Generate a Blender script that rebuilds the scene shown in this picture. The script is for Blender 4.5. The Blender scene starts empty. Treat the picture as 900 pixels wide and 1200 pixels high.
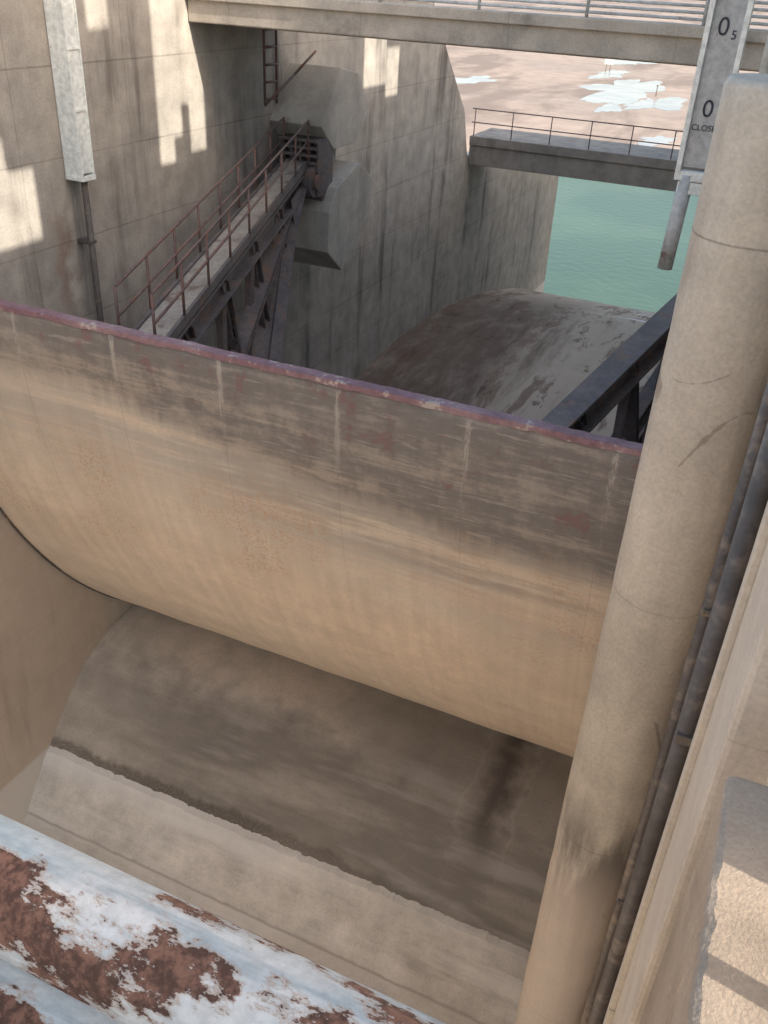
import bpy, math, random, bmesh
from mathutils import Vector, Matrix, noise as mn
random.seed(4)
S=bpy.context.scene
S.view_settings.view_transform='Standard'; S.view_settings.look='None'; S.view_settings.exposure=0

# ---------------------------------------------------------------- helpers
def link(o): S.collection.objects.link(o); return o
def group(name,loc=(0,0,0)):
    e=bpy.data.objects.new(name,None); e.empty_display_size=.3; e.location=loc; return link(e)
def par(o,p):
    if p: o.parent=p; o.matrix_parent_inverse=Matrix.Translation(-Vector(p.location))
    return o
def mesh(name,V,F,mat,parent=None,bevel=0,smooth=False,seg=2):
    me=bpy.data.meshes.new(name); me.from_pydata([tuple(v) for v in V],[],F); me.validate(); me.update()
    bm=bmesh.new(); bm.from_mesh(me); bmesh.ops.recalc_face_normals(bm,faces=bm.faces); bm.to_mesh(me); bm.free()
    if smooth:
        for p in me.polygons: p.use_smooth=True
    o=link(bpy.data.objects.new(name,me))
    if mat: me.materials.append(mat)
    if bevel:
        b=o.modifiers.new('Bevel','BEVEL'); b.width=bevel; b.segments=seg; b.limit_method='ANGLE'; b.angle_limit=math.radians(40)
    return par(o,parent)
BF=[(0,1,2,3),(4,7,6,5),(0,4,5,1),(1,5,6,2),(2,6,7,3),(3,7,4,0)]
def bv(x0,x1,y0,y1,z0,z1): return [(x0,y0,z0),(x1,y0,z0),(x1,y1,z0),(x0,y1,z0),(x0,y0,z1),(x1,y0,z1),(x1,y1,z1),(x0,y1,z1)]
def box(name,b,mat,parent=None,bevel=0): return mesh(name,bv(*b),BF,mat,parent,bevel)
def boxes(name,L,mat,parent=None,bevel=0):
    V=[];F=[]
    for b in L:
        n=len(V); V+=bv(*b); F+=[tuple(i+n for i in f) for f in BF]
    return mesh(name,V,F,mat,parent,bevel)
def sweep(name,items,mat,parent=None,bevel=0,smooth=False):
    V=[];F=[]
    for sec,p1,p2,up in items:
        p1=Vector(p1);p2=Vector(p2);d=(p2-p1).normalized();s=d.cross(Vector(up)).normalized();u=s.cross(d)
        n=len(V);k=len(sec)
        for p in (p1,p2): V+=[p+s*a+u*b for a,b in sec]
        F+=[(n+i,n+(i+1)%k,n+k+(i+1)%k,n+k+i) for i in range(k)]
        F+=[tuple(n+i for i in range(k))[::-1],tuple(n+k+i for i in range(k))]
    return mesh(name,V,F,mat,parent,bevel,smooth)
def circ(r,k=12): return [(r*math.cos(2*math.pi*i/k),r*math.sin(2*math.pi*i/k)) for i in range(k)]
def rect(w,h): return [(-w/2,-h/2),(w/2,-h/2),(w/2,h/2),(-w/2,h/2)]
def isec(w,h,t=.03): return [(-w/2,-h/2),(w/2,-h/2),(w/2,-h/2+t),(t/2,-h/2+t),(t/2,h/2-t),(w/2,h/2-t),(w/2,h/2),(-w/2,h/2),(-w/2,h/2-t),(-t/2,h/2-t),(-t/2,-h/2+t),(-w/2,-h/2+t)]
def pipes(name,L,r,mat,parent=None,k=12):
    o=sweep(name,[(circ(r,k),a,b,(0.01,0.02,1) if abs((Vector(b)-Vector(a)).normalized().z)<.9 else (0,1,0)) for a,b in L],mat,parent)
    for p in o.data.polygons: p.use_smooth=len(p.vertices)==4
    return o
def extr_x(name,poly,x0,x1,mat,parent=None,bevel=0):
    k=len(poly); V=[(x0,a,b) for a,b in poly]+[(x1,a,b) for a,b in poly]
    F=[(i,(i+1)%k,k+(i+1)%k,k+i) for i in range(k)]+[tuple(range(k))[::-1],tuple(range(k,2*k))]
    return mesh(name,V,F,mat,parent,bevel)

# ---------------------------------------------------------------- material kit
class M:
    def __init__(s,name,rough=.85,spec=.3,metal=0):
        s.m=bpy.data.materials.new(name); s.m.use_nodes=True; s.t=s.m.node_tree; s.b=s.t.nodes['Principled BSDF']
        s.b.inputs['Roughness'].default_value=rough; s.b.inputs['Specular IOR Level'].default_value=spec; s.b.inputs['Metallic'].default_value=metal
        g=s.t.nodes.new('ShaderNodeNewGeometry'); s.P=g.outputs['Position']
        x=s.t.nodes.new('ShaderNodeSeparateXYZ'); s.t.links.new(s.P,x.inputs[0]); s.x,s.y,s.z=x.outputs
    def set(s,inp,v):
        if isinstance(v,bpy.types.NodeSocket): s.t.links.new(v,inp)
        elif isinstance(v,(tuple,list)) and inp.type=='RGBA': inp.default_value=(*v[:3],1)
        else: inp.default_value=v
    def ma(s,op,a,b=0,c=0):
        n=s.t.nodes.new('ShaderNodeMath'); n.operation=op
        for i,v in enumerate((a,b,c)): s.set(n.inputs[i],v)
        return n.outputs[0]
    def mul(s,a,b): return s.ma('MULTIPLY',a,b)
    def add(s,a,b): return s.ma('ADD',a,b)
    def sc(s,v3,src=None,off=None):
        n=s.t.nodes.new('ShaderNodeVectorMath'); n.operation='MULTIPLY_ADD'; s.set(n.inputs[0],src or s.P); n.inputs[1].default_value=v3; n.inputs[2].default_value=off or (0,0,0); return n.outputs[0]
    def noise(s,scale=1,detail=3,rough=.55,vec=None,dist=0):
        n=s.t.nodes.new('ShaderNodeTexNoise'); n.inputs['Scale'].default_value=scale;n.inputs['Detail'].default_value=detail;n.inputs['Roughness'].default_value=rough;n.inputs['Distortion'].default_value=dist
        s.set(n.inputs['Vector'],vec or s.P); return n.outputs['Fac']
    def vor(s,scale,vec=None,feature='F1'):
        n=s.t.nodes.new('ShaderNodeTexVoronoi'); n.feature=feature; n.inputs['Scale'].default_value=scale; s.set(n.inputs['Vector'],vec or s.P); return n.outputs['Distance']
    def mr(s,v,a,b,c=0,d=1):
        n=s.t.nodes.new('ShaderNodeMapRange'); n.interpolation_type='SMOOTHSTEP'
        for i,q in enumerate((v,a,b,c,d)): s.set(n.inputs[i],q)
        return n.outputs[0]
    def mix(s,f,a,b,mode='MIX'):
        n=s.t.nodes.new('ShaderNodeMix'); n.data_type='RGBA'; n.blend_type=mode
        s.set(n.inputs[0],f); s.set(n.inputs[6],a); s.set(n.inputs[7],b); return n.outputs[2]
    def mulc(s,col,f):
        n=s.t.nodes.new('ShaderNodeVectorMath'); n.operation='SCALE'; s.set(n.inputs[0],col); s.set(n.inputs[3],f); return n.outputs[0]
    def line(s,coord,period,off,w,warpn=None,warp=0):
        c=s.ma('SUBTRACT',coord,off)
        if warpn is not None: c=s.add(c,s.mul(s.ma('SUBTRACT',warpn,.5),warp))
        return s.mr(s.ma('PINGPONG',c,period/2),0,w,1,0)
    def fin(s,col,h=None,bs=.5,bd=.02,rough=None):
        s.set(s.b.inputs['Base Color'],col)
        if rough is not None: s.set(s.b.inputs['Roughness'],rough)
        if h is not None:
            n=s.t.nodes.new('ShaderNodeBump'); n.inputs['Strength'].default_value=bs; n.inputs['Distance'].default_value=bd; s.set(n.inputs['Height'],h); s.t.links.new(n.outputs[0],s.b.inputs['Normal'])
        return s.m

def concrete(name,c1,c2,dark,streak=.5,mott=.25,joints=None,hook=None,streakv=(1.6,1.6,.12),bs=.4,pits=.5,fine=30,n2s=2.2):
    m=M(name,.9,.2)
    m.n1=m.noise(.5,3,.6); m.n2=m.noise(n2s,5,.62); m.n3=m.noise(fine,2,.7); m.ns=m.noise(1,5,.62,m.sc(streakv))
    col=m.mix(m.mr(m.n1,.35,.65),c1,c2)
    col=m.mulc(col,m.mr(m.n2,.25,.75,1-mott,1+mott))
    col=m.mulc(col,m.mr(m.n3,.25,.75,.9,1.09))
    st=m.mul(m.mr(m.ns,.5,.7),m.mr(m.n1,.38,.6,.2,1))
    col=m.mix(m.mul(st,streak),col,dark)
    col=m.mix(m.mul(m.mr(m.ns,.42,.26),streak*.4),col,tuple(min(.8,a*1.35) for a in c1))
    h=m.add(m.mul(m.n3,.35),m.mul(m.n2,1.0))
    if pits:
        pt=m.mul(m.mr(m.vor(15),.04,.09,1,0),m.mr(m.n2,.48,.6))
        col=m.mulc(col,m.ma('SUBTRACT',1,m.mul(pt,pits*.6)))
    if joints:
        for ax,per,off,w,amt in joints:
            l=m.line({'x':m.x,'y':m.y,'z':m.z}[ax],per,off,w,m.n2,.03)
            col=m.mulc(col,m.ma('SUBTRACT',1,m.mul(l,m.mr(m.n1,.35,.65,amt*.35,amt))))
    if hook: col=hook(m,col)
    return m.fin(col,h,bs,.02)

def hk_wall(m,col):
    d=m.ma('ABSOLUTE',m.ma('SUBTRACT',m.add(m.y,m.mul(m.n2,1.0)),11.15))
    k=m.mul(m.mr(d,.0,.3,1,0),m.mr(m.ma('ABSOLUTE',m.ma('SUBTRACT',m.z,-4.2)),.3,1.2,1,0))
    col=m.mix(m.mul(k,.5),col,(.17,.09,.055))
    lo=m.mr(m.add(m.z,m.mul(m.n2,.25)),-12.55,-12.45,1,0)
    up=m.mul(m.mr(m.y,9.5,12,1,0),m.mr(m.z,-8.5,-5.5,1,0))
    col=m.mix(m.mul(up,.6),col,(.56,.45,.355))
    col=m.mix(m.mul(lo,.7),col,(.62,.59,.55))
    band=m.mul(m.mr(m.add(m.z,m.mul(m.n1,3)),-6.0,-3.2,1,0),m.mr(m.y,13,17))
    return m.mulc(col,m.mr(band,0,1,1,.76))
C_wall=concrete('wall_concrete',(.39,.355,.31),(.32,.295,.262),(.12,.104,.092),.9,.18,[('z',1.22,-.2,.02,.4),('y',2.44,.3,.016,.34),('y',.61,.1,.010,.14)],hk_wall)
def hk_sill(m,col):
    n=m.noise(1,4,.6,m.sc((.28,1.6,1.6)))
    yy=m.add(m.y,m.mul(m.ma('SUBTRACT',m.n1,.5),1.2)); yy=m.add(yy,m.mul(m.ma('SUBTRACT',m.n2,.5),.5))
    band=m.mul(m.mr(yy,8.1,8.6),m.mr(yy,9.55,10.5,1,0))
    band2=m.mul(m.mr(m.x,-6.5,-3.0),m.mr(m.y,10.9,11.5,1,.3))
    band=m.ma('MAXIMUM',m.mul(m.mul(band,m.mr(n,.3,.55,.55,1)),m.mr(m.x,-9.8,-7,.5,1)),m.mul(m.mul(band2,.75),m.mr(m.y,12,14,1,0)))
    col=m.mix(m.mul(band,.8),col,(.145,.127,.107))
    hz=m.mul(m.mr(n,.53,.66),m.mul(m.mr(m.y,12.5,14,1,.0),band))
    col=m.mix(m.mul(hz,.45),col,(.42,.385,.34))
    el=m.mul(m.mr(m.add(m.y,m.mul(m.ma('SUBTRACT',m.n2,.5),.28)),8.66,8.74,1,0),m.mr(m.y,8.5,8.6))
    el=m.mul(el,m.mr(m.x,-6,-1,1,.3))
    col=m.mix(m.mul(el,m.mr(m.n3,.3,.6,.35,.75)),col,(.095,.075,.058))
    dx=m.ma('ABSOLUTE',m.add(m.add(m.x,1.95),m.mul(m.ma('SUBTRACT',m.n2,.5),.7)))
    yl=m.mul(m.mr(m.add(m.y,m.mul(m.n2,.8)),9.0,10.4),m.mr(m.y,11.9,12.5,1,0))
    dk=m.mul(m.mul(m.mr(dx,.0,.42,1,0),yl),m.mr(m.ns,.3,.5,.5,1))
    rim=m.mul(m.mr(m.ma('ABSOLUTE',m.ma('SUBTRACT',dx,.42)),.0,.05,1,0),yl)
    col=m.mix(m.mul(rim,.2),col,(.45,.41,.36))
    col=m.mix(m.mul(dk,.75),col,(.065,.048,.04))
    ds=m.mr(m.y,13,15)
    col=m.mix(m.mul(ds,.7),col,(.46,.36,.27))
    q=m.noise(1,5,.7,m.sc((1.0,.15,.3)),.3)
    q2=m.noise(1,5,.75,m.sc((2.0,.6,1)))
    xx=m.add(m.x,m.mul(m.ma('SUBTRACT',q,.5),7))
    zz=m.mul(m.mr(xx,-7.2,-5.0,1,0),m.mul(ds,m.mr(m.y,28,38,1,.15)))
    col=m.mix(m.mul(m.mul(zz,m.mr(q2,.30,.55,.7,1)),.88),col,(.105,.068,.048))
    fl=m.mul(m.mr(q,.54,.59),ds)
    col=m.mix(m.mul(m.mul(fl,m.mr(q2,.36,.52,.3,1)),.72),col,(.15,.092,.064))
    sp=m.mul(m.mr(q2,.6,.64),ds)
    col=m.mix(m.mul(sp,.7),col,(.09,.06,.043))
    w=m.mul(m.mr(n,.63,.65),m.mul(m.mr(m.y,28,30),m.mr(m.x,-6,-4.5)))
    return m.mix(m.mul(w,.8),col,(.8,.8,.8))
C_sill=concrete('spillway_concrete',(.50,.425,.345),(.45,.39,.32),(.2,.17,.14),.3,.13,None,hk_sill,streakv=(.5,1.6,1.6),bs=.2)
def hk_apron(m,col):
    n=m.noise(1,4,.6,m.sc((.25,2.4,2.4)))
    col=m.mix(m.mul(m.mr(n,.45,.65),.45),col,(.70,.65,.58))
    top=m.mul(m.mr(m.y,8.2,8.5),m.mr(m.x,-9,-3,.7,.2))
    col=m.mix(top,col,(.66,.62,.57))
    ln=m.mr(m.ma('ABSOLUTE',m.ma('SUBTRACT',m.add(m.y,m.mul(m.n2,.06)),7.82)),.0,.025,1,0)
    col=m.mix(m.mul(ln,.6),col,(.2,.16,.13))
    e=m.mr(m.y,7.95,7.75)
    return m.mix(m.mul(e,.35),col,(.36,.31,.26))
C_apron=concrete('apron_concrete',(.54,.485,.42),(.47,.42,.355),(.26,.22,.185),.5,.18,None,hk_apron,streakv=(.35,1.6,1.6))
def hk_pillar(m,col):
    lo=m.mul(m.mr(m.add(m.z,m.mul(m.n1,1.8)),-6.9,-6.0,1,0),m.mr(m.z,-9.3,-8.2))
    col=m.mix(m.mul(m.mul(lo,m.mr(m.ns,.4,.56)),.8),col,(.14,.125,.11))
    ring=m.mr(m.add(m.z,m.mul(m.n1,1.2)),-4.1,-4.0)
    col=m.mulc(col,m.mr(ring,0,1,.94,1.03))
    return m.mix(m.mul(m.mr(m.z,-8.6,-7.7,1,0),.5),col,(.58,.49,.42))
def cracks(hook):
    def f(m,col):
        col=hook(m,col) if hook else col
        d=m.vor(.55,m.P,'DISTANCE_TO_EDGE')
        c=m.mul(m.mr(m.add(d,m.mul(m.ma('SUBTRACT',m.n2,.5),.06)),.0,.003,1,0),m.mr(m.n1,.5,.6))
        return m.mix(m.mul(c,.45),col,(.14,.11,.09))
    return f
C_pillar=concrete('pillar_concrete',(.50,.455,.39),(.45,.41,.35),(.28,.25,.21),.65,.11,[('z',3.1,-1.5,.014,.5)],cracks(hk_pillar),streakv=(2.2,2.2,.35),bs=.25)
C_pier=concrete('pier_concrete',(.50,.445,.38),(.45,.40,.335),(.22,.185,.155),.6,.13,[('z',1.6,-.3,.008,.3)],None,streakv=(3,3,.3),fine=45,bs=.3)
C_kerb=concrete('kerb_concrete',(.35,.28,.215),(.30,.24,.185),(.18,.145,.11),.45,.2,None,None,streakv=(5,5,5),fine=90,pits=.8)
C_deck=concrete('deck_concrete',(.48,.415,.345),(.43,.38,.32),(.19,.162,.14),.65,.17,[('x',2.4,.4,.012,.3)],None,streakv=(1.5,.5,1.5))
C_corbel=concrete('corbel_concrete',(.43,.40,.355),(.385,.36,.32),(.2,.18,.16),.5,.13)
C_fardeck=concrete('far_deck_concrete',(.31,.265,.22),(.27,.235,.20),(.12,.10,.085),.6,.2,None,None,streakv=(1.5,.5,.5),pits=0)

def gate_mat():
    m=M('gate_paint_weathered',.6,.3)
    n1=m.noise(.5,3); n2=m.noise(2.6,5,.7); n3=m.noise(24,3,.75)
    col=m.mix(m.mr(n1,.35,.65),(.62,.51,.40),(.585,.495,.40))
    col=m.mulc(col,m.mr(n2,.25,.75,.91,1.08)); col=m.mulc(col,m.mr(n3,.25,.75,.93,1.07))
    hz=m.noise(1,5,.70,m.sc((.18,.18,2.6)))
    hz2=m.noise(1,5,.72,m.sc((.9,.9,11)))
    vt=m.noise(1,4,.62,m.sc((7,.4,.3)))
    zz=m.add(m.z,m.add(m.mul(m.ma('SUBTRACT',n1,.5),.5),m.mul(m.ma('SUBTRACT',vt,.5),.45)))
    zz=m.add(zz,m.mr(m.x,-9,-1,-.2,.6))
    pale=m.mul(m.mr(zz,-7.0,-5.4),m.mr(hz,.30,.62))
    col=m.mix(m.mul(pale,.62),col,(.42,.40,.36))
    b1=m.mr(zz,-5.0,-4.5)
    patch=m.mr(m.add(m.mul(hz,.35),m.add(m.mul(n2,.35),m.mul(hz2,.3))),.40,.53)
    grey=m.mul(b1,m.add(.6,m.mul(patch,.4)))
    grey=m.mul(grey,m.mr(m.x,-10,-6.5,.82,1))
    col=m.mix(m.mul(grey,.92),col,(.135,.125,.12))
    mid=m.mul(m.mul(m.mr(zz,-6.0,-5.0),m.mr(zz,-4.6,-5.0)),m.mr(m.add(m.mul(hz,.5),m.add(m.mul(n2,.2),m.mul(hz2,.3))),.43,.58))
    mid=m.mul(mid,m.mr(m.x,-8,-2.5,.35,1))
    col=m.mix(m.mul(mid,.68),col,(.18,.165,.152))
    pink=m.mul(m.mul(m.mr(zz,-6.2,-5.5),m.mr(zz,-4.8,-5.3)),m.mr(hz2,.46,.58))
    col=m.mix(m.mul(pink,.22),col,(.50,.35,.28))
    sc=m.mul(m.mr(hz2,.56,.64),m.mr(zz,-6.4,-5.2))
    col=m.mix(m.mul(sc,.3),col,(.50,.465,.41))
    rb=m.mul(m.mr(n3,.46,.6),m.mul(m.mr(n1,.45,.58),m.mr(m.ma('ABSOLUTE',m.add(m.z,6.4)),.5,1.9,1,0)))
    rb=m.mul(rb,m.mr(n2,.38,.55,.35,1))
    col=m.mix(m.mul(rb,.6),col,(.43,.26,.145))
    rp=m.mul(m.mr(n2,.57,.62),m.mr(zz,-4.4,-4.1))
    col=m.mix(m.mul(rp,.5),col,(.20,.09,.095))
    col=m.mulc(col,m.mr(vt,.25,.75,.93,1.06)); col=m.mulc(col,m.mr(hz,.3,.7,.96,1.04))
    wd=m.add(.01,m.mul(n3,.075))
    ns=m.noise(1,4,.75,m.sc((12,2,2.5)))
    drip=m.mr(m.ma('PINGPONG',m.add(m.x,8.23),.7325),0,wd,1,0)
    drip=m.mul(drip,m.mul(m.mr(ns,.42,.56),m.mr(m.z,-5.2,-3.8,.03,1)))
    col=m.mix(m.mul(drip,.62),col,(.52,.485,.43))
    seam=m.line(m.x,1.465,-8.23,.012,n2,.01)
    col=m.mix(m.mul(seam,m.mr(m.z,-7,-4,.08,.4)),col,(.18,.14,.12))
    sp=m.mul(m.mr(m.vor(8),.04,.08,1,0),m.mr(n2,.52,.58))
    col=m.mix(m.mul(sp,.4),col,(.18,.13,.10))
    foot=m.mr(m.add(m.z,m.mul(n2,.3)),-10.95,-10.75,1,0)
    col=m.mix(m.mul(foot,.35),col,(.30,.25,.20))
    return m.fin(col,m.add(m.mul(n1,2.4),m.mul(n3,.4)),.3,.02,.62)
G_skin=gate_mat()
def rusty(name,c1,c2,crust,th=(.55,.6),rs=4,rough=.6):
    m=M(name,rough,.35)
    a=m.noise(rs,4,.7); b=m.noise(12,3,.7)
    col=m.mix(m.mr(m.noise(1.5,2),.4,.6),c1,c2)
    col=m.mulc(col,m.mr(b,.25,.75,.8,1.2))
    r=m.mr(a,*th)
    col=m.mix(m.mul(r,.85),col,crust)
    return m.fin(col,m.add(b,m.mul(r,-.4)),.3,.006)
St=rusty('arm_steel_paint',(.10,.088,.09),(.135,.117,.115),(.17,.11,.085))
St_rail=rusty('rusty_rail',(.13,.085,.078),(.17,.105,.09),(.2,.10,.07))
St_rim=rusty('gate_rim_paint',(.21,.12,.14),(.27,.175,.19),(.42,.37,.33),(.57,.63),3)
St_pipe=rusty('guide_steel',(.095,.08,.07),(.13,.11,.095),(.22,.17,.13),(.52,.64),3,.45)
St_dark=rusty('conduit_steel',(.07,.06,.055),(.09,.08,.07),(.16,.11,.08))
St_grate=rusty('walkway_grating',(.36,.32,.27),(.30,.265,.225),(.17,.12,.09),(.55,.65),3)
W_box=rusty('white_painted_metal',(.74,.75,.71),(.66,.68,.65),(.42,.36,.29),(.64,.7),3,.5)
W_board=rusty('gauge_board_paint',(.34,.345,.35),(.40,.40,.40),(.26,.24,.22),(.6,.66),3,.5)
Blk=M('black_lettering',.6).fin((.03,.035,.05))
W_rail=rusty('pale_rail_paint',(.50,.51,.50),(.42,.43,.42),(.25,.2,.17),(.6,.66),4)
def rust_pipe():
    m=M('handrail_flaking_paint',.5,.4)
    na=m.noise(1,3,.6,m.sc((4,9,9))); nf=m.noise(75,4,.72); n=m.noise(1,7,.72,m.sc((8.5,17,17),None,(1.3,6.1,2.7)))
    g=m.noise(1,3,.7,m.sc((7,50,50)))
    col=m.mix(m.mr(na,.35,.65),(.36,.42,.455),(.52,.53,.53))
    col=m.mix(m.mr(g,.44,.7,0,.7),col,(.22,.29,.34))
    bias=m.mr(m.ma('ABSOLUTE',m.ma('SUBTRACT',m.y,.264)),.0,.042,.06,-.07)
    v=m.add(n,bias)
    r=m.mr(v,.525,.54); e=m.mr(v,.485,.525)
    col=m.mix(m.mul(e,.75),col,(.36,.28,.23))
    rc=m.mix(m.mr(nf,.4,.62),(.08,.042,.032),(.18,.095,.068))
    rc=m.mix(m.mr(n,.58,.72),rc,(.24,.13,.09))
    col=m.mix(r,col,rc)
    sp=m.mul(m.mr(m.vor(48),.06,.13,1,0),m.mr(n,.42,.48))
    col=m.mix(m.mul(sp,.8),col,(.2,.11,.08))
    col=m.mulc(col,m.mr(nf,.3,.7,.86,1.1))
    h=m.add(m.mul(r,-1),m.add(m.mul(nf,m.mr(r,0,1,.3,1.2)),m.mul(e,.25)))
    return m.fin(col,h,.7,.0012,m.mr(r,0,1,.42,.9))
Hand=rust_pipe()

XL,XR=-10.0,.22
GC=(17.1,-3.8); GR=9.31

def ground_mat():
    m=M('plain_ground',.9,.2)
    a=m.noise(.3,5,.65)
    col=m.mix(m.mr(m.noise(.03,3),.4,.6),(.30,.243,.205),(.265,.22,.19))
    col=m.mulc(col,m.mr(a,.3,.7,.86,1.1))
    wet=m.mr(m.noise(1,5,.62,m.sc((.07,.022,.05)),.5),.45,.58)
    col=m.mix(m.mul(wet,.75),col,(.155,.122,.105))
    return m.fin(col,a,.2,.05)
G_mat=ground_mat()
ys=[-3000,-200,38,60,83,87,92,140,250,600,3000]; zs=[-17,-17,-17,-17,-17,-14.2,-13.5,-13.5,-13.5,-13.5,-13.5]
xs=[-3000,-400,-60,-20,20,60,400,3000]
V=[(x,y,z) for y,z in zip(ys,zs) for x in xs]; nx=len(xs)
mesh('ground',V,[(j*nx+i,j*nx+i+1,(j+1)*nx+i+1,(j+1)*nx+i) for j in range(len(ys)-1) for i in range(nx-1)],G_mat)
wm=M('river_water_surface',.3,.05)
wm.fin(wm.mix(wm.mr(wm.noise(.08,3),.4,.6),(.045,.088,.068),(.06,.108,.08)),wm.noise(1.6,3),.4,.08)
mesh('river_water',[(-500,36,-15),(500,36,-15),(500,86.5,-15),(-500,86.5,-15)],[(0,1,2,3)],wm.m)
pm=M('puddle_water',.2,.03); pm.fin(pm.mix(pm.mr(pm.noise(.25,4),.35,.65),(.20,.215,.235),(.27,.28,.29)))
def puddle(cx,cy,rx,ry,seed):
    V=[(cx,cy,-13.48)];k=96
    for i in range(k):
        a=2*math.pi*i/k; r=max(.35,1+.8*mn.noise(Vector((math.cos(a)*1.4,math.sin(a)*1.4,seed)))+.3*mn.noise(Vector((math.cos(a)*4,math.sin(a)*4,seed)))+.1*mn.noise(Vector((math.cos(a)*14,math.sin(a)*14,seed))))
        V.append((cx+rx*r*math.cos(a),cy+ry*r*math.sin(a),-13.48))
    mesh('puddle',V,[(0,i+1,(i+1)%k+1) for i in range(k)],pm.m)
for p in ((-27,146,5,18,1.3),(-47,137,2.6,6,2.1),(-19.5,131,3.0,9,3.7),(-36,200,5,9,5.2),(-14,99,1.8,3.5,6.6),(-23.5,121,1.6,4,8.2),(-33,168,2.5,8,9.9)): puddle(*p)
sg=group('signboard',(-34,172,-13.5)); box('panel',(-35.4,-33.9,172,172.1,-12.4,-11.6),W_box,sg,.02); pipes('posts',[((-35,172.05,-13.5),(-35,172.05,-12.4)),((-34.3,172.05,-13.5),(-34.3,172.05,-12.4))],.06,St,sg)
mp=group('marker_post',(-21,140,-13.5)); pipes('post',[((-21,140,-13.5),(-21,140,-12.2))],.07,St,mp); box('cap',(-21.15,-20.85,139.85,140.15,-12.2,-12.1),St,mp)

prof=[(-25,-14.4),(3,-14.4),(6.6,-14.35),(7.3,-14.15),(7.75,-13.72),(8.03,-13.34),(8.63,-12.58),(9.2,-11.98),(9.77,-11.52),(10.5,-11.27),(11.37,-11.18),(14,-11.0),(17,-10.6),(20.7,-10.03),(23.6,-9.78),(26.7,-9.80),(30.1,-10.12),(33.5,-10.7),(36.9,-11.48),(40,-12.4),(43.1,-13.5),(47,-15.2),(52,-17.4)]
def interp(y):
    for i in range(len(prof)-1):
        if prof[i][0]<=y<=prof[i+1][0]:
            p0=prof[max(0,i-1)];p1=prof[i];p2=prof[i+1];p3=prof[min(len(prof)-1,i+2)]
            h=p2[0]-p1[0];t=(y-p1[0])/h
            m1=(p2[1]-p0[1])/(p2[0]-p0[0] or 1)*h;m2=(p3[1]-p1[1])/(p3[0]-p1[0] or 1)*h
            return (2*t**3-3*t*t+1)*p1[1]+(t**3-2*t*t+t)*m1+(-2*t**3+3*t*t)*p2[1]+(t**3-t*t)*m2
    return prof[-1][1]
Y=[-25,-10,0,3]+[3+i*.6 for i in range(1,7)]+[6.7+.15*i for i in range(0,36)]+[12.2+i*.5 for i in range(80)]
Y=sorted(set(round(y,3) for y in Y if y<=52)); X=[XL+(XR+.3-XL)*i/24 for i in range(25)]
V=[(x,y,interp(y)+.012*mn.noise(Vector((x*.8,y*.8,0)))) for y in Y for x in X]
mesh('spillway_floor',V,[(j*25+i,j*25+i+1,(j+1)*25+i+1,(j+1)*25+i) for j in range(len(Y)-1) for i in range(24)],C_sill,None,0,True)
nxa=240;rows=40;V=[]
for j in range(rows+1):
    for i in range(nxa+1):
        x=XL+.004+(XR-XL-.01)*i/nxa
        top=8.64+.03*mn.noise(Vector((x*1.3,0,3)))+.02*mn.noise(Vector((x*7,0,7)))+.015*mn.noise(Vector((x*19,0,1)))
        y=4.0+(top-4.0)*j/rows; e=1e-2
        s=(interp(y+e)-interp(y-e))/(2*e); n=Vector((0,-s,1)).normalized()
        th=.045 if j<rows else -.03
        V.append((x,y+n.y*th,interp(y)+n.z*th))
W=nxa+1
mesh('upstream_apron',V,[(j*W+i,j*W+i+1,(j+1)*W+i+1,(j+1)*W+i) for j in range(rows) for i in range(nxa)],C_apron)

lw=group('left_training_wall',(-11,10,-8))
prof_w=[(-25,-18),(-25,1.4),(22.2,1.4),(24.4,.3),(26.8,-1.96),(28.75,-3.7),(29.35,-5.1),(36,-6.1),(42.5,-7.1),(42.9,-18)]
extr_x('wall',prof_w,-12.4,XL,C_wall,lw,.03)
cb=group('trunnion_corbel',(-9.5,17.9,-3.5))
extr_x('upper_block',[(16.9,-2.75),(17.75,-1.75),(18.6,-1.9),(19.1,-2.7),(18.55,-3.25),(17.5,-3.25)],XL-.05,-8.85,C_corbel,cb,.02)
extr_x('web',[(17.55,-3.2),(18.3,-3.2),(18.3,-4.0),(17.55,-4.0)],XL-.05,-9.2,C_corbel,cb,.02)
extr_x('lower_block',[(17.3,-3.95),(18.3,-3.6),(19.0,-4.0),(19.0,-4.75),(17.6,-5.75),(16.9,-5.2),(16.95,-4.4)],XL-.05,-8.65,C_corbel,cb,.02)
ld=group('wall_ladder',(-9.8,17,-1.5))
L=[((-9.75,16.3,-2.4),(-9.75,16.3,.4)),((-9.75,16.75,-2.4),(-9.75,16.75,.4))]
L+=[((-9.75,16.3,z),(-9.75,16.75,z)) for z in [-2.3+.3*i for i in range(9)]]
L+=[((-9.75,16.3,-2.4),(-9.6,17.2,-1.9)),((-9.6,17.2,-1.9),(-9.4,17.7,-1.5)),((-9.98,16.3,-1.),(-9.75,16.3,-1.))]
pipes('rails_and_rungs',L,.025,St_rail,ld,8)

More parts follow.
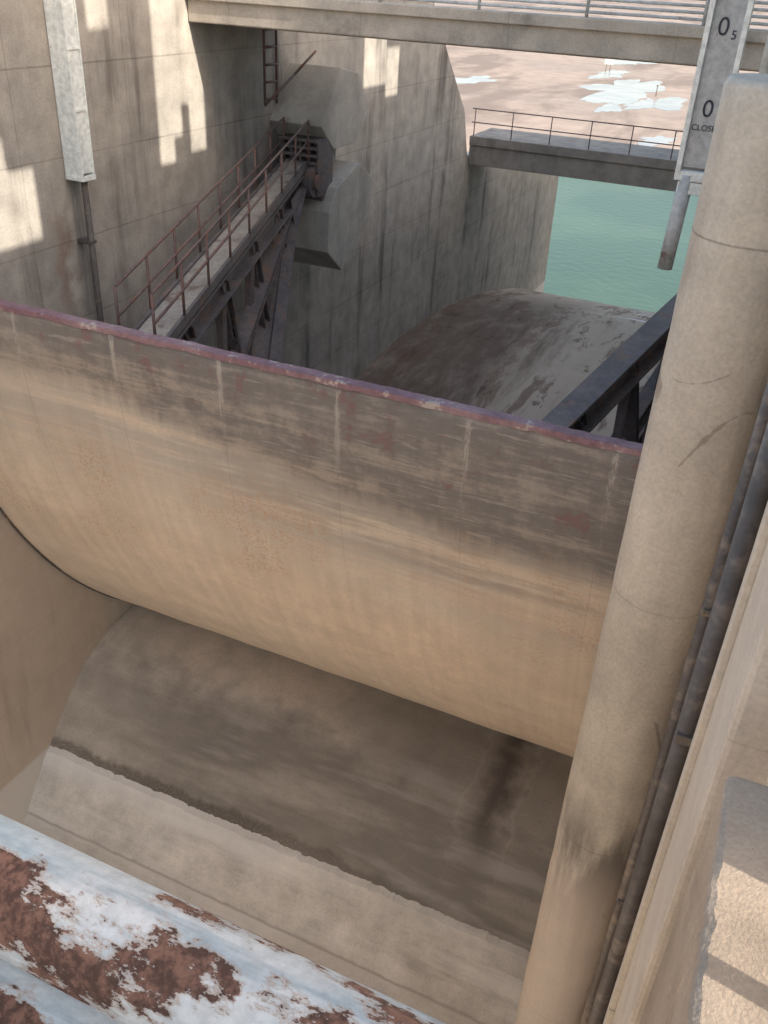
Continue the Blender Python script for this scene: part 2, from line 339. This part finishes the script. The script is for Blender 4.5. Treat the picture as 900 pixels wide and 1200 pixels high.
# ---------------------------------------------------------------- gate
gt=group('radial_gate',(-5,10,-7))
def gp(a,r=GR): return (GC[0]-r*math.cos(a),GC[1]-r*math.sin(a))
a0=-.008; a1=math.acos((17.1-11.37)/GR)
na=60; nxg=100; gx0,gx1=XL+.03,XR-.03
V=[]
for j in range(na+1):
    a=a0+(a1-a0)*j/na
    for i in range(nxg+1):
        x=gx0+(gx1-gx0)*i/nxg
        f=((x+8.23)/1.465)%1
        dent=.010*math.sin(f*math.pi)*(1+.5*mn.noise(Vector((x,j*.1,0))))+.010*mn.noise(Vector((x*.6,j*.12,5)))
        y,z=gp(a,GR-dent); V.append((x,y,z))
W=nxg+1
o=mesh('skin_plate',V,[(j*W+i,j*W+i+1,(j+1)*W+i+1,(j+1)*W+i) for j in range(na) for i in range(nxg)],G_skin,gt,0,True)
sm=o.modifiers.new('Solid','SOLIDIFY'); sm.thickness=.03; sm.offset=0
yt,zt=gp(a0)
V=[];F=[];n=240
for i in range(n+1):
    x=gx0+(gx1-gx0)*i/n; w=.012*mn.noise(Vector((x*2,0,0)))+.008*mn.noise(Vector((x*9,0,0)))
    for (dy,dz) in ((-.030+w,-.04+w),(-.030+w,.03),(.12,.03+w),(.12,-.045)): V.append((x,yt+dy,zt+dz))
for i in range(n):
    for k in range(4): F.append((i*4+k,i*4+(k+1)%4,(i+1)*4+(k+1)%4,(i+1)*4+k))
F+=[(0,1,2,3),(n*4+3,n*4+2,n*4+1,n*4)]
mesh('top_rim',V,F,St_rim,gt,.006)
def arcseg(x,r,w,h,a_s,a_e,n=24):
    out=[]
    for k in range(n):
        A=a_s+(a_e-a_s)*k/n;B=a_s+(a_e-a_s)*(k+1)/n
        p=gp(A,r);q=gp(B,r); mid=(A+B)/2
        out.append((rect(w,h),(x,*p),(x,*q),(0,-math.cos(mid),-math.sin(mid))))
    return out
sweep('side_seals',arcseg(gx0+.02,GR+.02,.04,.03,a0,a1,40)+arcseg(gx1-.02,GR+.02,.04,.03,a0,a1,40),St_pipe,gt)
ribs=[]
for i in range(14): ribs+=arcseg(gx0+.35+i*.735,GR-.16,.02,.26,a0+.01,a1-.01,16)
sweep('stiffener_ribs',ribs,St,gt)
gi=[]
for a in (math.radians(7),math.radians(22),math.radians(38),math.radians(49)):
    y,z=gp(a,GR-.6); gi.append((isec(.35,.6),(gx0+.1,y,z),(gx1-.1,y,z),(0,-math.cos(a),-math.sin(a))))
sweep('horizontal_girders',gi,St,gt)
def arm(side):
    hx=-9.25 if side<0 else -.5; ex=-7.0 if side<0 else -2.0; s=1 if side<0 else -1
    h=Vector((hx,16.75,-3.8)); it=[]; ends=[]
    for deg in (6,38):
        a=math.radians(deg); y,z=gp(a,GR-.75); e=Vector((ex-(.5*s if deg==38 else 0),y,z)); ends.append(e)
        hh=h+(e-h).normalized()*.3
        it.append((isec(.34,.42,.04),hh,e,(0,math.sin(a),1)))
    a=math.radians(22); y,z=gp(a,GR-.75); e3=Vector((ex,y,z)); it.append((isec(.24,.26,.03),h+(e3-h)*.05,e3,(0,.4,1)))
    for k,t in enumerate((.22,.42,.62,.82)):
        p=h+(ends[0]-h)*t;q=h+(ends[1]-h)*t
        it.append((isec(.2,.2,.025),p,q,(0,1,.3)))
        if k:
            r=h+(ends[0]-h)*(t-.2); it.append((rect(.12,.12),r,q,(0,1,.3)))
    off=Vector((.75*s,0,0)); e2=ends[1]+off
    st=h+(ends[1]-h)*.12
    it.append((isec(.24,.3,.035),st,e2,(0,.6,1)))
    for k in range(10):
        t=.22+k*.075; p=h+(ends[1]-h)*t; q=st+(e2-st)*((t-.12)/.88); it.append((rect(.07,.07),p,q,(0,1,0)))
    sweep('arm_struts',it,St,gt,.004)
    d0=(ends[0]-h).normalized();d1=(ends[1]-h).normalized()
    P=[h-d0*.1,h+d0*1.2,h+d1*1.2,h-d1*.1]
    Vv=[];Ff=[]
    for dx in (-.15,.13):
        n=len(Vv)
        for t in (0,.025): Vv+= [p+Vector((dx+t,0,0)) for p in P]
        Ff+=[(n,n+1,n+2,n+3),(n+7,n+6,n+5,n+4)]+[(n+i,n+(i+1)%4,n+4+(i+1)%4,n+4+i) for i in range(4)]
    mesh('gusset_plates',Vv,Ff,St,gt)
    pipes('trunnion_hub',[((hx-.36,16.85,-3.8),(hx+.34,16.85,-3.8))],.3,St,gt,28); pipes('trunnion_pin',[((hx-.42,16.85,-3.8),(hx+.4,16.85,-3.8))],.14,St_rail,gt,20)
    bl=[(hx-.5,hx+.38,17.05,17.5,-4.2,-3.0)] if side<0 else [(hx-.5,hx+.45,17.2,17.6,-4.3,-2.9)]
    for k in range(5):
        x=hx-.46+k*.2; bl.append((x,x+.045,16.85,17.1,-4.1,-3.05))
    for k in range(5): bl.append((hx-.5,hx+.36,16.8,17.1,-3.62+.14*k,-3.56+.14*k))
    boxes('trunnion_pedestal',bl,St,gt,.01)
    return h,ends
h,ends=arm(-1); arm(1)
lad=[(rect(.05,.05),(-8.25,12.0,-4.55),(-8.15,12.15,-6.0),(0,1,0)),(rect(.05,.05),(-7.88,12.0,-4.6),(-7.78,12.15,-6.05),(0,1,0))]
for k in range(6):
    t=(k+.5)/6; lad.append((rect(.05,.05),(-8.25+.1*t,12+.15*t,-4.55-1.45*t),(-7.88+.1*t,12+.15*t,-4.6-1.45*t),(0,1,0)))
sweep('access_ladder',lad,St,gt)
a=h+Vector((-.12,.1,.34)); b=ends[0]+Vector((-.12,.1,.34)); d=(b-a)
side=Vector((1,0,0))
sweep('walkway_deck',[(rect(.46,.05),a,b,(0,0,1))],St_grate,gt)
sweep('walkway_stringers',[(rect(.05,.14),a+side*.26,b+side*.26,(0,0,1)),(rect(.05,.14),a-side*.26,b-side*.26,(0,0,1))],St,gt)
rl=[]
for sx in (-.28,.27):
    for k in range(9):
        p=a+d*(k/8)+side*sx; rl.append((p,p+Vector((0,0,.8))))
    for hh in (.42,.8): rl.append((a+side*sx+Vector((0,0,hh)),b+side*sx+Vector((0,0,hh))))
pipes('walkway_handrail',rl,.02,St_rail,gt,8)

lg=group('float_gauge_housing',(-9.8,11.1,-1.5))
box('housing',(-9.98,-9.69,10.93,11.16,-2.85,1.2),W_box,lg,.01)
boxes('cover_flanges',[(-9.99,-9.67,10.905,10.935,-2.9,1.2),(-9.99,-9.67,11.155,11.185,-2.9,1.2),(-9.99,-9.66,10.9,11.19,-2.95,-2.88)],W_box,lg,.005)
boxes('cover_joints',[(-9.688,-9.672,10.92,11.17,z,z+.04) for z in (-2.0,-1.2,-.4,.4)],W_box,lg,.004)
pipes('conduit',[((-9.78,11.05,-8.5),(-9.78,11.05,-2.9))],.05,St_dark,lg,14)
boxes('conduit_clamps',[(-9.99,-9.73,10.98,11.12,z,z+.05) for z in (-7,-5.4,-3.9)],St_dark,lg,.004)

gi_=group('gate_position_gauge',(-1.1,10.9,-1))
box('board',(-1.22,-.90,10.90,10.95,-1.72,1.6),W_board,gi_,.006)
boxes('board_frame',[(-1.27,-1.215,10.85,10.98,-1.78,1.6),(-.905,-.85,10.85,10.98,-1.78,1.6),(-1.27,-.85,10.86,10.98,-1.86,-1.76)],W_box,gi_,.006)
box('frame_foot',(-1.22,-.9,10.87,11.0,-2.0,-1.87),W_box,gi_,.01)
pipes('rod_tube',[((-1.17,10.93,-2.85),(-1.14,10.93,-1.8))],.085,W_rail,gi_,18)
boxes('support_brackets',[(-.86,XR,10.95,11.03,z,z+.08) for z in (-1.5,.4)],St,gi_)
def text(s,x,z,size):
    c=bpy.data.curves.new('lettering','FONT'); c.body=s; c.size=size; c.extrude=.002; c.align_x='CENTER'
    o=link(bpy.data.objects.new('lettering',c)); o.rotation_euler=(math.pi/2,0,0); o.location=(x,10.894,z); c.materials.append(Blk); par(o,gi_)
text('0',-1.09,-.43,.24); text('5',-.975,-.46,.12); text('0',-1.07,-1.2,.24); text('CLOSE',-1.075,-1.34,.085); text('1',-1.07,.3,.24)
pl=group('pale_pole',(-.55,9.3,0)); pipes('pole',[((-.50,9.0,-1.9),(-.50,9.0,2.5))],.04,W_rail,pl,12); pipes('braces',[((-.50,9.0,-1.7),(XR,9.0,-1.7)),((-.50,9.0,-1.0),(XR,9.0,-1.0))],.03,W_rail,pl,10)  # pale upright pipe with braces, no lamp on it

# ---------------------------------------------------------------- right pier
pr=group('right_pier',(2,20,-8))
boxes('pier_body',[(XR,2.2,2.2,45,-18,-.6)],C_pier,pr,.02)
boxes('stoplog_recess',[(.36,2.2,1.9,2.2,-18,-.6)],C_pier,pr)
boxes('upstream_nose',[(.245,2.2,-1.5,1.9,-18,-2.65)],C_pier,pr,.02)
k=64; V=[];F=[]; zsP=[-18+.25*i for i in range(70)]+[-.55,-.5]; rsP=[.425]*70+[.425,.395]
for z,r in zip(zsP,rsP):
    for i in range(k):
        a=2*math.pi*i/k; rr=r+.006*mn.noise(Vector((math.cos(a)*2,math.sin(a)*2,z)))+.014*min(0,mn.noise(Vector((math.cos(a)*3,math.sin(a)*3,z*2))))
        V.append((-.195+rr*math.cos(a),7.0+rr*math.sin(a),z))
n=len(zsP)
F=[(j*k+i,j*k+(i+1)%k,(j+1)*k+(i+1)%k,(j+1)*k+i) for j in range(n-1) for i in range(k)]
F.append(tuple((n-1)*k+i for i in range(k)))
o=mesh('round_concrete_pillar',V,F,C_pillar)
for p in o.data.polygons: p.use_smooth=len(p.vertices)==4
gr=group('stoplog_guide_rails',(.17,4,-8))
pipes('guide_tubes',[((.165,3.4,-17.5),(.165,3.4,-.75))],.042,St_pipe,gr,16)
pipes('guide_tube_small',[((.165,5.2,-17.5),(.165,5.2,-.75))],.04,St_pipe,gr,16)
boxes('guide_plates',[(.18,.222,3.75,4.6,-17.5,-.8),(.19,.222,3.0,3.15,-17.5,-.8)],C_pillar,gr,.006)
boxes('tube_clamps',[(.13,.222,3.34,3.46,z,z+.05) for z in (-3,-6,-9)]+[(.135,.222,5.14,5.26,z,z+.05) for z in (-3.5,-6.5,-9.5)],St_pipe,gr,.003)

dk=group('service_deck',(0,-1,-1.7))
box('slab',(-12,.18,-3,.38,-2.0,-1.62),C_deck,dk,.02)
nyk=120
def kz(x,y): return -1.6+.004*mn.noise(Vector((x*9,y*9,0)))
def ke(y): return .2+.014*max(0,mn.noise(Vector((y*7,2,0))))+.007*mn.noise(Vector((y*30,5,0)))
V=[];F=[]
ysK=[-3]+[-.2+1.93*j/nyk for j in range(nyk+1)]+[1.745,1.75]
for q,y in enumerate(ysK):
    drop=0 if q<len(ysK)-2 else (.006 if q==len(ysK)-2 else .02)
    e=ke(y)+drop*.5; r=.015+.014*abs(mn.noise(Vector((y*12,7,0))))
    V+=[(e,y,-2.6),(e,y,-2.0),(e,y,-1.6-r-drop),(e+r*.3,y,-1.6-r*.3-drop),(e+r,y,kz(e,y)-drop)]+[(e+.05+i*.08,y,kz(e+i*.08,y)-drop) for i in range(10)]+[(2.2,y,-1.6-drop)]
w=16
for j in range(len(ysK)-1):
    for i in range(w-1): F.append((j*w+i,j*w+i+1,(j+1)*w+i+1,(j+1)*w+i))
n=len(ysK)-1; base=len(V); V.append((2.2,ysK[-1],-2.6)); F.append(tuple(n*w+i for i in range(w))+(base,))
mesh('kerb_block',V,F,C_kerb,dk)
hr=group('handrail',(-.5,.29,-.6))
pipes('top_rail',[((-6,.285,-.60),(.19,.285,-.60))],.042,Hand,hr,48)
pipes('lower_rail',[((-6,.29,-.80),(.19,.29,-.80))],.028,Hand,hr,32)
pipes('posts',[((x,.30,-1.62),(x,.30,-.62)) for x in (-4.6,-3.1,-1.6,.14)],.022,Hand,hr,24)
pipes('bottom_rail',[((-6,.29,-1.2),(.19,.29,-1.2))],.02,Hand,hr,24)

# ---------------------------------------------------------------- bridges
br=group('access_bridge',(-5,15.5,-.7))
box('deck_slab',(XL+.003,XR+3,14.27,17.2,-.95,-.55),C_deck,br,.02)
boxes('kerbs',[(XL+.01,XR+3,14.20,14.45,-.62,-.47)],C_deck,br,.015)
boxes('soffit_beams',[(XL+.01,XR+3,15.6,16.0,-1.05,-.947)],C_deck,br,.015)
rl=[((XL+.05,14.3,z),(XR+3,14.3,z)) for z in (-.40,-.32,-.24,-.16,-.04,.12,.35)]
pipes('railing_tubes',rl,.02,W_rail,br,8)
pipes('railing_posts',[((x,14.3,-.5),(x,14.3,.35)) for x in [XL+.3+1.6*i for i in range(7)]],.025,W_rail,br,8)
fb=group('downstream_footbridge',(-5,30.5,-5))
box('deck_slab',(XL+.003,XR+3,29.4,31.6,-4.78,-4.5),C_fardeck,fb,.02)
boxes('girders',[(XL+.003,XR+3,29.46,29.8,-5.38,-4.783),(XL+.003,XR+3,31.1,31.45,-5.38,-4.783)],C_fardeck,fb,.02)
xs_=[XL+.1+1.25*i for i in range(9)]
pipes('railing',[((x,29.5,-4.5),(x,29.5,-3.7)) for x in xs_]+[((XL,29.5,z),(XR+3,29.5,z)) for z in (-4.1,-3.7)],.017,St_rail,fb,8)

# ---------------------------------------------------------------- unseen screen added on the right pier to block the sun
hh=group('sun_screen',(1.5,15,1))
op=[(7.25,7.85,2.2,3.75),(7.85,8.35,2.2,3.3),(11.3,11.75,2.8,5.61),(11.75,12.0,3.2,5.61),(12.0,12.2,3.7,5.61),(12.2,12.7,2.9,5.61),(13.0,13.45,3.7,4.6),(19.3,20.6,3.4,4.7),(20.6,21.4,3.1,4.3),(9.8,10.3,4.9,5.61)]  # gaps placed to throw the sun patches onto the left wall
yb=sorted(set([1.35,26]+[v for q in op for v in q[:2]])); zb=sorted(set([-1.595,5.6]+[min(5.6,v) for q in op for v in q[2:]]))
L=[]
for i in range(len(yb)-1):
    for j in range(len(zb)-1):
        cy=(yb[i]+yb[i+1])/2;cz=(zb[j]+zb[j+1])/2
        if not any(q[0]<cy<q[1] and q[2]<cz<q[3] for q in op): L.append((.9,1.1,yb[i],yb[i+1],zb[j],zb[j+1]))
L.append((.9,1.1,26,32,-1.595,3.4)); L.append((.9,1.1,32,45,-1.595,1.0))
boxes('screen_wall',L,C_pier,hh)
boxes('screen_beams',[(.85,2.2,y,y+.3,5.6,5.85) for y in (2,6.2,9.2,14.2,17.5,22.2,25.5)],C_deck,hh,.02)
boxes('screen_columns',[(1.9,2.15,y,y+.3,-.6,5.6) for y in (6.2,9.2,14.2,17.5,22.2,25.5)],C_pier,hh,.02)
cc=group('handrail_shade_box',(1.3,-.3,-.6))  # unseen box added to keep the sun off the near handrail
boxes('shade_box_body',[(.95,1.5,-1.8,.72,-1.6,.35)],W_box,cc,.02); boxes('shade_box_panels',[(.935,.952,-1.7,-.95,-1.45,.25),(.935,.952,-.9,-.15,-1.45,.25),(.935,.952,-.1,.65,-1.45,.25)],W_box,cc,.006)
gk=group('guard_rail',(.75,1.2,-1)); pipes('tubes',[((.75,.8,z),(.75,1.34,z)) for z in (-1.12,-.65)]+[((.75,y,-1.6),(.75,y,-.65)) for y in (.8,1.12)],.025,W_rail,gk,10)

# ---------------------------------------------------------------- light
el=math.radians(28); hz=(.869,-.153); L_=math.hypot(*hz)
sun_dir=Vector((hz[0]/L_*math.cos(el),hz[1]/L_*math.cos(el),math.sin(el)))
w=bpy.data.worlds.new('World'); S.world=w; w.use_nodes=True
nt=w.node_tree
sk=nt.nodes.new('ShaderNodeTexSky'); sk.sky_type='NISHITA'; sk.sun_disc=False; sk.sun_elevation=el; sk.sun_rotation=math.atan2(sun_dir.x,sun_dir.y); sk.dust_density=2.5; sk.ozone_density=.6
mx=nt.nodes.new('ShaderNodeMix'); mx.data_type='RGBA'; mx.blend_type='MULTIPLY'; mx.inputs[0].default_value=1; mx.inputs[7].default_value=(1.09,1.0,.89,1)  # camera white balance
nt.links.new(sk.outputs[0],mx.inputs[6])
bg=nt.nodes['Background']; bg.inputs[1].default_value=.51; nt.links.new(mx.outputs[2],bg.inputs[0])
sl=bpy.data.lights.new('sun','SUN'); sl.energy=7; sl.angle=math.radians(.5); sl.color=(1,.93,.82)
so=link(bpy.data.objects.new('sun',sl)); so.rotation_euler=sun_dir.to_track_quat('Z','Y').to_euler(); so.location=(20,-5,20)

# ---------------------------------------------------------------- camera
cd=bpy.data.cameras.new('camera'); cam=link(bpy.data.objects.new('camera',cd)); S.camera=cam
cd.sensor_fit='VERTICAL'; cd.sensor_height=36; cd.lens=31.5; cd.clip_start=.02; cd.clip_end=6000
R=Vector((.91041,.4108,.04902)).normalized(); U=Vector((-.25198,.45663,.85323)).normalized(); B=R.cross(U)
cam.matrix_world=Matrix(((R.x,U.x,B.x,0),(R.y,U.y,B.y,0),(R.z,U.z,B.z,0),(0,0,0,1)))
